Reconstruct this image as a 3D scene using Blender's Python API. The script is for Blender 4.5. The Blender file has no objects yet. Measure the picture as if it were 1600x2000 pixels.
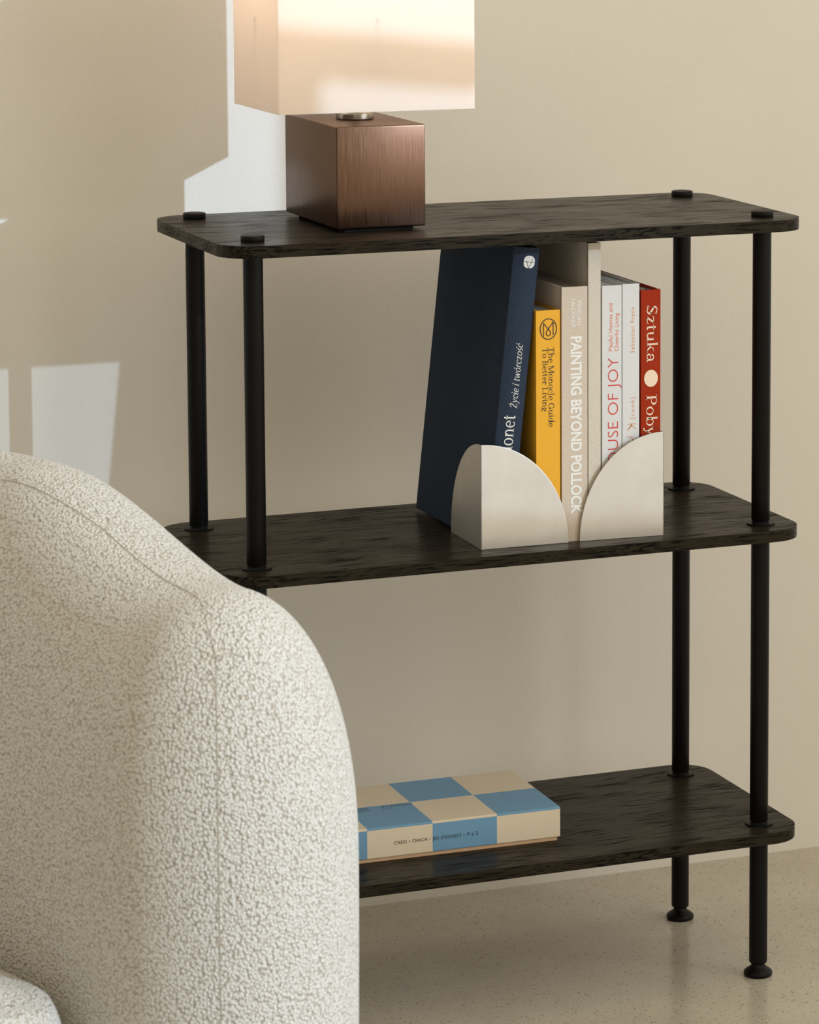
import bpy, bmesh, math, random
import numpy as np
from mathutils import Vector, Matrix, noise

random.seed(7)
D2R = math.pi / 180
scene = bpy.context.scene
COL = scene.collection

# ------------------------------------------------------------------ camera
CAM = Vector((-1.0612, -3.5459, 1.3612))
YAW, PIT, ROL = 0.4192, -0.1221, 0.0031
F_PX, SHX, SHY = 6691.6, 550.9, -538.6
cd = bpy.data.cameras.new('camera')
co = bpy.data.objects.new('camera', cd)
COL.objects.link(co)
fwd = Vector((math.sin(YAW) * math.cos(PIT), math.cos(YAW) * math.cos(PIT), math.sin(PIT)))
rgt = Vector((math.cos(YAW), -math.sin(YAW), 0))
upv = rgt.cross(fwd)
r2 = rgt * math.cos(ROL) + upv * math.sin(ROL)
u2 = -rgt * math.sin(ROL) + upv * math.cos(ROL)
m = Matrix((r2, u2, -fwd)).transposed().to_4x4()
m.translation = CAM
co.matrix_world = m
cd.sensor_fit = 'VERTICAL'
cd.sensor_height = 36.0
cd.sensor_width = 36.0 * 0.8
cd.lens = F_PX / 2000.0 * 36.0
cd.shift_x = -SHX / 2000.0
cd.shift_y = SHY / 2000.0
cd.clip_start = 0.05
cd.dof.use_dof = True
cd.dof.focus_distance = 3.95
cd.dof.aperture_fstop = 13.0
scene.camera = co

# ------------------------------------------------------------------ light
scene.view_settings.view_transform = 'Standard'
scene.view_settings.look = 'None'
scene.view_settings.exposure = 0.32
scene.view_settings.gamma = 1.0
scene.view_settings.use_curve_mapping = False

world = bpy.data.worlds.new('world')
scene.world = world
world.use_nodes = True
bg = world.node_tree.nodes['Background']
bg.inputs['Color'].default_value = (1.0, 0.88, 0.645, 1)
bg.inputs['Strength'].default_value = 0.74

SUN = Vector((-0.79, 1.0, -0.38)).normalized()
sd = bpy.data.lights.new('sun', 'SUN')
sd.energy = 2.0
sd.angle = 0.5 * D2R
sd.color = (0.60, 0.79, 1.0)
so = bpy.data.objects.new('sun', sd)
COL.objects.link(so)
so.rotation_euler = SUN.to_track_quat('-Z', 'Y').to_euler()
so.location = (4, -4, 4)

ad = bpy.data.lights.new('window_daylight', 'AREA')
ad.shape = 'RECTANGLE'
ad.size, ad.size_y = 2.6, 1.7
ad.energy = 28
ad.color = (1.0, 0.985, 0.97)
ao = bpy.data.objects.new('window_daylight', ad)
COL.objects.link(ao)
ao.location = (1.85, -2.40, 1.45)
ao.rotation_euler = Vector((-1.0, 0.22, -0.05)).to_track_quat('-Z', 'Y').to_euler()

# ------------------------------------------------------------------ helpers
MATS = {}

def mat(name, color=(0.5, 0.5, 0.5), rough=0.5, metal=0.0, spec=0.5, build=None):
    if name in MATS:
        return MATS[name]
    mt = bpy.data.materials.new(name)
    mt.use_nodes = True
    nt = mt.node_tree
    b = nt.nodes['Principled BSDF']
    b.inputs['Base Color'].default_value = (*color, 1)
    b.inputs['Roughness'].default_value = rough
    b.inputs['Metallic'].default_value = metal
    b.inputs['Specular IOR Level'].default_value = spec
    if build:
        build(nt, b)
    MATS[name] = mt
    return mt

class N:
    """small node-building helper"""
    def __init__(s, nt):
        s.nt = nt
    def new(s, t, **kw):
        n = s.nt.nodes.new(t)
        for k, v in kw.items():
            setattr(n, k, v)
        return n
    def link(s, a, b):
        s.nt.links.new(a, b)
    def coord(s, scale=(1, 1, 1), rot=(0, 0, 0)):
        t = s.new('ShaderNodeTexCoord')
        mp = s.new('ShaderNodeMapping')
        mp.inputs['Scale'].default_value = scale
        mp.inputs['Rotation'].default_value = rot
        s.link(t.outputs['Object'], mp.inputs['Vector'])
        return mp.outputs['Vector']
    def noise(s, vec, scale, detail=2.0, rough=0.5, dist=0.0):
        n = s.new('ShaderNodeTexNoise')
        n.inputs['Scale'].default_value = scale
        n.inputs['Detail'].default_value = detail
        n.inputs['Roughness'].default_value = rough
        n.inputs['Distortion'].default_value = dist
        s.link(vec, n.inputs['Vector'])
        return n.outputs['Fac']
    def voro(s, vec, scale, feature='F1', rand=1.0):
        n = s.new('ShaderNodeTexVoronoi')
        n.feature = feature
        n.inputs['Scale'].default_value = scale
        n.inputs['Randomness'].default_value = rand
        s.link(vec, n.inputs['Vector'])
        return n
    def ramp(s, fac, stops, interp='LINEAR'):
        r = s.new('ShaderNodeValToRGB')
        r.color_ramp.interpolation = interp
        while len(r.color_ramp.elements) < len(stops):
            r.color_ramp.elements.new(0.5)
        for e, (p, c) in zip(r.color_ramp.elements, stops):
            e.position = p
            e.color = (*c, 1) if len(c) == 3 else c
        s.link(fac, r.inputs['Fac'])
        return r.outputs['Color']
    def mix(s, fac, a, b, blend='MIX'):
        n = s.new('ShaderNodeMix', data_type='RGBA', blend_type=blend)
        for sock, v in ((n.inputs[0], fac), (n.inputs[6], a), (n.inputs[7], b)):
            if isinstance(v, (int, float)):
                sock.default_value = v
            elif isinstance(v, tuple):
                sock.default_value = (*v, 1) if len(v) == 3 else v
            else:
                s.link(v, sock)
        return n.outputs[2]
    def math(s, op, a, b=0.0):
        n = s.new('ShaderNodeMath', operation=op)
        for sock, v in ((n.inputs[0], a), (n.inputs[1], b)):
            if isinstance(v, (int, float)):
                sock.default_value = v
            else:
                s.link(v, sock)
        return n.outputs[0]
    def bump(s, h, strength, dist, bsdf, prev=None):
        n = s.new('ShaderNodeBump')
        n.inputs['Strength'].default_value = strength
        n.inputs['Distance'].default_value = dist
        s.link(h, n.inputs['Height'])
        if prev is not None:
            s.link(prev, n.inputs['Normal'])
        if bsdf is not None:
            s.link(n.outputs['Normal'], bsdf.inputs['Normal'])
        return n.outputs['Normal']

def empty(name, label=None, cat=None, loc=(0, 0, 0), rz=0.0):
    o = bpy.data.objects.new(name, None)
    o.empty_display_size = 0.05
    COL.objects.link(o)
    o.location = loc
    o.rotation_euler = (0, 0, rz)
    if label:
        o['label'] = label
        o['category'] = cat
    return o

def tag(o, label, cat, group=None):
    o['label'] = label
    o['category'] = cat
    if group:
        o['group'] = group
    return o

def mesh_obj(name, verts, faces, material, parent=None, smooth=False, loc=(0, 0, 0)):
    me = bpy.data.meshes.new(name)
    me.from_pydata(verts, [], faces)
    me.update()
    if smooth:
        me.polygons.foreach_set('use_smooth', [True] * len(me.polygons))
    o = bpy.data.objects.new(name, me)
    COL.objects.link(o)
    if material:
        me.materials.append(material)
    if parent:
        o.parent = parent
    o.location = loc
    return o

def bm_obj(name, bm, material, parent=None, smooth=False, loc=(0, 0, 0), angle=None):
    me = bpy.data.meshes.new(name)
    bm.normal_update()
    bm.to_mesh(me)
    bm.free()
    if smooth or angle:
        me.polygons.foreach_set('use_smooth', [True] * len(me.polygons))
        if angle:
            me.set_sharp_from_angle(angle=angle)
    o = bpy.data.objects.new(name, me)
    COL.objects.link(o)
    if material:
        me.materials.append(material)
    if parent:
        o.parent = parent
    o.location = loc
    return o

def add_box(bm, x0, x1, y0, y1, z0, z1, bev=0.0, seg=2):
    vs = [bm.verts.new(p) for p in ((x0, y0, z0), (x1, y0, z0), (x1, y1, z0), (x0, y1, z0),
                                    (x0, y0, z1), (x1, y0, z1), (x1, y1, z1), (x0, y1, z1))]
    fs = [bm.faces.new([vs[i] for i in q]) for q in
          ((3, 2, 1, 0), (4, 5, 6, 7), (0, 1, 5, 4), (1, 2, 6, 5), (2, 3, 7, 6), (3, 0, 4, 7))]
    if bev > 0:
        es = list({e for f in fs for e in f.edges})
        bmesh.ops.bevel(bm, geom=es, offset=bev, segments=seg, profile=0.5, affect='EDGES')
    return vs

def box_obj(name, dims, material, parent=None, bev=0.0, seg=2, loc=(0, 0, 0)):
    bm = bmesh.new()
    add_box(bm, *dims, bev=bev, seg=seg)
    return bm_obj(name, bm, material, parent, loc=loc, angle=0.3 if bev else None)

def lathe(name, prof, material, parent=None, seg=48, loc=(0, 0, 0)):
    """prof: (r, z) from the bottom to the top"""
    vs, fs = [], []
    n = len(prof)
    for i in range(seg):
        a = 2 * math.pi * i / seg
        for r, z in prof:
            vs.append((r * math.cos(a), r * math.sin(a), z))
    for i in range(seg):
        j = (i + 1) % seg
        for k in range(n - 1):
            fs.append((i * n + k, j * n + k, j * n + k + 1, i * n + k + 1))
    fs.append([i * n for i in range(seg)][::-1])
    fs.append([i * n + n - 1 for i in range(seg)])
    o = mesh_obj(name, vs, fs, material, parent, smooth=True, loc=loc)
    o.data.set_sharp_from_angle(angle=0.7)
    return o

def extrude_outline(bm, pts, z0, z1, bev=0.0, seg=2):
    n = len(pts)
    lo = [bm.verts.new((x, y, z0)) for x, y in pts]
    hi = [bm.verts.new((x, y, z1)) for x, y in pts]
    fb = bm.faces.new(lo[::-1])
    ft = bm.faces.new(hi)
    for i in range(n):
        j = (i + 1) % n
        bm.faces.new((lo[i], lo[j], hi[j], hi[i]))
    if bev > 0:
        bmesh.ops.bevel(bm, geom=list(fb.edges) + list(ft.edges), offset=bev, segments=seg, profile=0.5, affect='EDGES')

def round_rect(x0, x1, y0, y1, r, n=10):
    pts = []
    for cx, cy, a0 in ((x1 - r, y1 - r, 0), (x0 + r, y1 - r, 90), (x0 + r, y0 + r, 180), (x1 - r, y0 + r, 270)):
        for k in range(n + 1):
            a = (a0 + 90 * k / n) * D2R
            pts.append((cx + r * math.cos(a), cy + r * math.sin(a)))
    return pts

# ------------------------------------------------------------------ materials
def m_wall(nt, b):
    n = N(nt)
    v = n.coord()
    big = n.noise(v, 1.7, 3, 0.55)
    c = n.ramp(big, [(0.3, (0.75, 0.72, 0.675)), (0.7, (0.80, 0.775, 0.735))])
    n.link(c, b.inputs['Base Color'])
    h = n.noise(v, 320, 3, 0.6)
    h2 = n.noise(v, 60, 2, 0.5)
    p = n.bump(h2, 0.06, 0.004, None)
    n.bump(h, 0.22, 0.0012, b, p)
WALL = mat('wall_paint', rough=0.75, spec=0.3, build=m_wall)

def m_floor(nt, b):
    n = N(nt)
    v = n.coord()
    base = n.noise(v, 9, 4, 0.6)
    c = n.ramp(base, [(0.3, (0.46, 0.415, 0.345)), (0.7, (0.53, 0.485, 0.41))])
    fine = n.noise(v, 420, 2, 0.6)
    c = n.mix(n.math('MULTIPLY', n.ramp(fine, [(0.42, (0, 0, 0)), (0.62, (1, 1, 1))]), 0.35), c, (0.52, 0.49, 0.42))
    for sc, thr, stops in ((210, 0.26, 0), (330, 0.28, 1)):
        vo = n.voro(v, sc)
        chip = n.ramp(vo.outputs['Distance'], [(thr - 0.04, (1, 1, 1)), (thr + 0.03, (0, 0, 0))])
        sep = n.new('ShaderNodeSeparateColor')
        n.link(vo.outputs['Color'], sep.inputs['Color'])
        if stops == 0:
            col = n.ramp(sep.outputs['Red'], [(0.0, (0.09, 0.08, 0.065)), (0.08, (0.24, 0.205, 0.16)), (0.13, (0.38, 0.18, 0.095)),
                                              (0.19, (0.46, 0.36, 0.22)), (0.24, (0.60, 0.56, 0.48))], 'CONSTANT')
            keep = n.math('LESS_THAN', sep.outputs['Red'], 0.30)
        else:
            col = n.ramp(sep.outputs['Red'], [(0.0, (0.27, 0.24, 0.19)), (0.2, (0.36, 0.325, 0.265)), (0.42, (0.55, 0.52, 0.45))], 'CONSTANT')
            keep = n.math('LESS_THAN', sep.outputs['Red'], 0.62)
        c = n.mix(n.math('MULTIPLY', chip, keep), c, col)
    n.link(c, b.inputs['Base Color'])
    rr = n.noise(v, 30, 2)
    n.link(n.ramp(rr, [(0.3, (0.16, 0.16, 0.16)), (0.7, (0.24, 0.24, 0.24))]), b.inputs['Roughness'])
FLOOR = mat('terrazzo', rough=0.2, spec=0.5, build=m_floor)

def m_wood(nt, b):
    n = N(nt)
    v = n.coord((1.0, 34.0, 34.0))
    warp = n.noise(n.coord((1.6, 6.0, 6.0)), 2.2, 2, 0.5)
    vv = n.new('ShaderNodeVectorMath', operation='ADD')
    n.link(v, vv.inputs[0])
    cm = n.new('ShaderNodeCombineXYZ')
    n.link(n.math('MULTIPLY', warp, 2.2), cm.inputs[1])
    n.link(cm.outputs[0], vv.inputs[1])
    pores = n.noise(vv.outputs[0], 15.0, 3, 0.6)
    patch = n.noise(n.coord((1.5, 6.0, 6.0)), 5.0, 2, 0.5)
    pm = n.ramp(n.math('ADD', pores, n.math('MULTIPLY', n.math('SUBTRACT', patch, 0.5), 0.30)),
                [(0.40, (1, 1, 1)), (0.48, (0, 0, 0))])
    tone = n.noise(n.coord((1.0, 8.0, 8.0)), 3.0, 2, 0.5)
    c = n.mix(tone, (0.021, 0.0168, 0.0112), (0.030, 0.0242, 0.0160))
    c = n.mix(pm, c, (0.0035, 0.0031, 0.0027))
    n.link(c, b.inputs['Base Color'])
    n.link(n.ramp(pm, [(0, (0.29, 0.29, 0.29)), (1, (0.65, 0.65, 0.65))]), b.inputs['Roughness'])
    n.bump(n.math('SUBTRACT', 1.0, pm), 0.12, 0.0004, b)
WOOD = mat('dark_stained_oak', rough=0.40, spec=0.07, build=m_wood)

def m_powder(nt, b):
    n = N(nt)
    h = n.noise(n.coord(), 900, 2, 0.6)
    n.bump(h, 0.12, 0.0003, b)
BLACK = mat('black_powder_coat', (0.0045, 0.0042, 0.0042), 0.42, 0, 0.16, m_powder)
CAPM = mat('black_matt_cap', (0.006, 0.0055, 0.0052), 0.5, 0, 0.18, m_powder)

def m_steel(nt, b):
    n = N(nt)
    st = n.noise(n.coord((1.0, 1.0, 0.02)), 900, 2, 0.6)
    cl = n.noise(n.coord(), 22, 3, 0.6)
    n.link(n.ramp(cl, [(0.3, (0.63, 0.60, 0.565)), (0.7, (0.69, 0.665, 0.63))]), b.inputs['Base Color'])
    n.link(n.ramp(st, [(0.3, (0.42, 0.42, 0.42)), (0.7, (0.48, 0.48, 0.48))]), b.inputs['Roughness'])
    n.bump(st, 0.015, 0.0003, b)
STEEL = mat('brushed_steel', rough=0.36, metal=1.0, build=m_steel)

def m_bronze(nt, b):
    n = N(nt)
    st = n.noise(n.coord((1.0, 1.0, 0.025)), 1100, 3, 0.7)
    n.link(n.ramp(st, [(0.3, (0.115, 0.064, 0.043)), (0.7, (0.185, 0.110, 0.077))]), b.inputs['Base Color'])
    n.link(n.ramp(st, [(0.3, (0.26, 0.26, 0.26)), (0.7, (0.40, 0.40, 0.40))]), b.inputs['Roughness'])
    n.bump(st, 0.10, 0.0004, b)
    b.inputs['Anisotropic'].default_value = 0.5
BRONZE = mat('brushed_bronze', rough=0.32, metal=1.0, build=m_bronze)
CHROME = mat('dark_nickel', (0.32, 0.29, 0.25), 0.18, 1.0)
FELT = mat('dark_felt', (0.008, 0.007, 0.007), 0.9)

def m_shade(nt, b):
    n = N(nt)
    w1 = n.noise(n.coord((1, 1, 0.15)), 1500, 2, 0.6)
    w2 = n.noise(n.coord((0.15, 0.15, 1)), 1500, 2, 0.6)
    w = n.math('ADD', w1, w2)
    c = n.ramp(w, [(0.6, (0.88, 0.855, 0.825)), (1.2, (0.93, 0.915, 0.895))])
    n.link(c, b.inputs['Base Color'])
    n.bump(w, 0.12, 0.0004, b)
    tr = n.new('ShaderNodeBsdfTranslucent')
    tr.inputs['Color'].default_value = (1.0, 0.86, 0.74, 1)
    mx = n.new('ShaderNodeMixShader')
    mx.inputs[0].default_value = 0.5
    n.link(b.outputs[0], mx.inputs[1])
    n.link(tr.outputs[0], mx.inputs[2])
    n.link(mx.outputs[0], nt.nodes['Material Output'].inputs['Surface'])
SHADE = mat('linen_shade', rough=0.85, spec=0.2, build=m_shade)

def m_boucle(nt, b):
    n = N(nt)
    v = n.coord()
    vo = n.voro(v, 330)
    d2 = n.math('MULTIPLY', vo.outputs['Distance'], vo.outputs['Distance'])
    fine = n.noise(v, 900, 2, 0.6)
    mid = n.noise(v, 330, 2, 0.6)
    h = n.math('ADD', n.math('SUBTRACT', 1.0, n.math('MULTIPLY', d2, 1.25)), n.math('ADD', n.math('MULTIPLY', fine, 0.5), n.math('MULTIPLY', mid, 0.18)))
    c = n.ramp(n.math('SUBTRACT', h, 0.55), [(0.15, (0.58, 0.525, 0.445)), (0.65, (0.72, 0.69, 0.635))])  # gaps between loops painted darker, their shade put into the colour
    n.link(c, b.inputs['Base Color'])
    n.bump(h, 1.0, 0.0026, b)
    b.inputs['Sheen Weight'].default_value = 0.2
    b.inputs['Sheen Roughness'].default_value = 0.5
BOUCLE = mat('cream_boucle', rough=0.95, spec=0.15, build=m_boucle)
SEAM = mat('seam_thread', (0.50, 0.45, 0.38), 0.95, 0, 0.1)

def cloth(name, col, var=0.12, scale=1400, rough=0.8):
    def f(nt, b):
        n = N(nt)
        w = n.math('ADD', n.noise(n.coord((1, 1, 0.2)), scale, 2, 0.6), n.noise(n.coord((0.2, 0.2, 1)), scale, 2, 0.6))
        lo = tuple(x * (1 - var) for x in col)
        hi = tuple(min(1, x * (1 + var)) for x in col)
        n.link(n.ramp(w, [(0.7, lo), (1.2, hi)]), b.inputs['Base Color'])
        n.bump(w, 0.15, 0.0003, b)
    return mat(name, col, rough, 0, 0.15, f)

def paper(name, col, rough=0.5, spec=0.4):
    def f(nt, b):
        n = N(nt)
        w = n.noise(n.coord(), 120, 3, 0.6)
        n.link(n.ramp(w, [(0.3, tuple(x * 0.96 for x in col)), (0.7, col)]), b.inputs['Base Color'])
    return mat(name, col, rough, 0, spec, f)

def m_pages(nt, b):
    n = N(nt)
    w = n.noise(n.coord((1, 0.01, 0.01)), 2600, 2, 0.7)
    n.link(n.ramp(w, [(0.35, (0.42, 0.39, 0.34)), (0.6, (0.70, 0.67, 0.61))]), b.inputs['Base Color'])
PAGES = mat('page_edges', rough=0.8, spec=0.2, build=m_pages)

# ------------------------------------------------------------------ room
YW = 0.429
wall = box_obj('wall_back', (-3.12, 4.5, YW, YW + 0.12, 0, 3.2), WALL)
wall['kind'] = 'structure'
fl = box_obj('floor', (-3.0, 4.5, -6.0, YW + 0.12, -0.1, 0), FLOOR)
fl['kind'] = 'structure'

# unseen window wall piece added to mask the sun; opening shaped to its patches
def sun_mask():
    bm = bmesh.new()
    th = 0.10
    X0, X1 = 1.43, 3.60
    ZT = 2.75
    sill, bar0, bar1, head = 1.32, 1.843, 1.878, 2.45
    jl, jr = 1.46, 2.21
    for x0, x1, z0, z1 in ((X0, X1, 0, sill), (X0, jl, sill, ZT), (jr, X1, sill, ZT), (jl, jr, head, ZT)):
        add_box(bm, x0 - 2.5, x1 - 2.5, -th, 0, z0, z1)
    o = bm_obj('sun_mask_wall', bm, WALL)
    o['kind'] = 'structure'
    o.location = (2.5, -2.1, 0)
    o.rotation_euler = (0, 0, -math.atan(0.218))
    fr = mat('window_frame_paint', (0.7, 0.68, 0.64), 0.5)
    bm = bmesh.new()
    add_box(bm, jl - 2.5, 1.905 - 2.5, -0.06, -0.02, bar0, bar1)  # added bars, placed and sized to shade bands of the lamp shade
    add_box(bm, jl - 2.5, 1.640 - 2.5, -0.06, -0.02, sill, bar0)
    def m_tint(nt, b):
        n = N(nt)
        tr = n.new('ShaderNodeBsdfTransparent')
        tr.inputs['Color'].default_value = (0.74, 0.74, 0.74, 1)
        gl = n.new('ShaderNodeBsdfGlossy')
        gl.inputs['Roughness'].default_value = 0.02
        mx = n.new('ShaderNodeMixShader')
        mx.inputs[0].default_value = 0.05
        n.link(tr.outputs[0], mx.inputs[1])
        n.link(gl.outputs[0], mx.inputs[2])
        n.link(mx.outputs[0], nt.nodes['Material Output'].inputs['Surface'])
    pane = box_obj('sun_dimmer_pane', (jl - 2.5, jr - 2.5, -0.044, -0.040, sill, 1.745), mat('sun_dimmer_glass', build=m_tint))  # added pane, tinted to dim the lower part of the sunbeam
    w = bm_obj('window_mask_bars', bm, fr)
    pane.parent = w
    w['kind'] = 'structure'
    w.location = o.location
    w.rotation_euler = o.rotation_euler
sun_mask()

def m_panel(nt, b):
    n = N(nt)
    g = n.noise(n.coord((14, 14, 0.6)), 3, 3, 0.6)
    n.link(n.ramp(g, [(0.3, (0.12, 0.085, 0.055)), (0.7, (0.19, 0.14, 0.095))]), b.inputs['Base Color'])
wl = box_obj('blocker_wall_left', (-3.12, -3.0, -6.0, YW, 0, 2.2), mat('dark_blocker_wood', rough=0.6, build=m_panel))  # added unseen wall, kept dark to hold light off the chair's left side
wl['kind'] = 'structure'

# ------------------------------------------------------------------ shelf unit
W, DD = 0.608, 0.2284
HM, HB, HT = 0.5434, 0.1845, 0.9035
OV, RC, TH = 0.042, 0.041, 0.0135
PR = 0.0108
shelf = empty('bookshelf', 'black three-tier shelf with round poles and dark oak boards against the wall', 'bookshelf')

def board(z):
    bm = bmesh.new()
    extrude_outline(bm, round_rect(-OV, W + OV, -OV, DD + OV, RC, 12), -TH, 0, 0.0012, 2)
    o = bm_obj('shelf_board', bm, WOOD, shelf, angle=0.3, loc=(0, 0, z))
    return o
for i, z in enumerate((HT, HM, HB)):
    board(z)

cap_r = 0.0129
for px, py in ((0, 0), (0, DD), (W, DD), (W, 0)):
    lathe('end_cap', [(cap_r - 0.0006, 0), (cap_r, 0.0008), (cap_r, 0.0058), (cap_r - 0.0004, 0.0066), (cap_r - 0.0016, 0.0070), (0.004, 0.0071)],
          CAPM, shelf, loc=(px, py, HT))
    for z0, z1 in ((HM, HT), (HB, HM)):
        lathe('pole', [(PR - 0.0012, 0.0022), (PR - 0.0012, 0.0042), (PR - 0.0004, 0.0044), (PR, 0.0052), (PR, z1 - TH - z0)],
              BLACK, shelf, loc=(px, py, z0))
        fr_ = 0.0167
        lathe('collar', [(fr_ - 0.0004, 0), (fr_, 0.0005), (fr_, 0.0012), (fr_ - 0.0006, 0.0018), (0.0112, 0.0020), (0.0108, 0.0026), (0.004, 0.0027)],
              BLACK, shelf, loc=(px, py, z0))
    lathe('pole', [(0.006, 0.0150), (PR - 0.0016, 0.0152), (PR - 0.0003, 0.0166), (PR, 0.0182), (PR, HB - TH)], BLACK, shelf, loc=(px, py, 0))
    lathe('levelling_foot', [(0.0150, 0), (0.0165, 0.0010), (0.0170, 0.0024), (0.0170, 0.0046), (0.0163, 0.0058), (0.0150, 0.0070),
                             (0.0118, 0.0094), (0.0092, 0.0112), (0.0080, 0.0128), (0.0078, 0.0150), (0.003, 0.0151)], BLACK, shelf, loc=(px, py, 0))

# ------------------------------------------------------------------ lamp
LX, LY, LR = 0.158, 0.127, 0.0
lamp = empty('table_lamp', 'table lamp with bronze block base and white rectangular fabric shade on the top shelf', 'lamp', (LX, LY, HT), LR)
bw, bd, bz0, bz1 = 0.1036 / 2, 0.189 / 2, 0.0040, 0.1178
box_obj('base_pad', (-bw + 0.012, bw - 0.012, -bd + 0.010, bd - 0.012, 0, bz0 + 0.001), FELT, lamp)
box_obj('base_block', (-bw, bw, -bd, bd, bz0, bz1), BRONZE, lamp, bev=0.0022, seg=3)
lathe('neck', [(0.0205, 0), (0.0215, 0.001), (0.0215, 0.0065), (0.0200, 0.0080), (0.008, 0.0082), (0.006, 0.010), (0.006, 0.075), (0.0155, 0.077), (0.0155, 0.115), (0.010, 0.117)],
      CHROME, lamp, loc=(0.0, -0.004, bz1))
bulb = lathe('bulb', [(0.012, 0.112), (0.013, 0.122), (0.022, 0.140), (0.029, 0.158), (0.030, 0.170), (0.025, 0.186), (0.013, 0.197), (0.003, 0.2)],
             mat('opal_glass', (0.8, 0.78, 0.74), 0.25), lamp, loc=(0.0, -0.004, bz1))
def shade():
    hx, hy, z0, z1, t = 0.229 / 2, 0.169 / 2, 0.1320, 0.345, 0.0012
    r = 0.0022
    out = round_rect(-hx, hx, -hy, hy, r, 4)
    inn = round_rect(-hx + t, hx - t, -hy + t, hy - t, r - 0.001, 4)
    n = len(out)
    vs, fs = [], []
    for pts, z in ((out, z0), (out, z1), (inn, z0), (inn, z1)):
        vs += [(x, y, z) for x, y in pts]
    for i in range(n):
        j = (i + 1) % n
        fs.append((i, j, n + j, n + i))
        fs.append((3 * n + i, 3 * n + j, 2 * n + j, 2 * n + i))
        fs.append((2 * n + i, 2 * n + j, j, i))
        fs.append((n + i, n + j, 3 * n + j, 3 * n + i))
    s = mesh_obj('lamp_shade', vs, fs, SHADE, lamp, loc=(0.0, 0.0, 0))
    s.data.polygons.foreach_set('use_smooth', [True] * len(s.data.polygons))
    s.data.set_sharp_from_angle(angle=0.3)
    # wire ring carrying the shade
    bm = bmesh.new()
    for a in (0.0, math.pi / 2):
        for sgn in (-1, 1):
            L = hx - t if a == 0 else hy - t
            add_box(bm, *( (0, sgn * L, -0.0012, 0.0012) if a == 0 else (-0.0012, 0.0012, 0, sgn * L) ), 0.232, 0.2344)
    bmesh.ops.recalc_face_normals(bm, faces=bm.faces)
    bm_obj('shade_carrier', bm, CHROME, lamp)
shade()
ld = bpy.data.lights.new('added_glow_light', 'POINT')  # added light that brings up the warm glow of shade and wall
ld.energy = 1.0
ld.color = (1.0, 0.93, 0.84)
ld.shadow_soft_size = 0.03
lo = bpy.data.objects.new('added_glow_light', ld)
COL.objects.link(lo)
lo.parent = lamp
lo.location = (0.0, -0.004, bz1 + 0.235)

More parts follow.
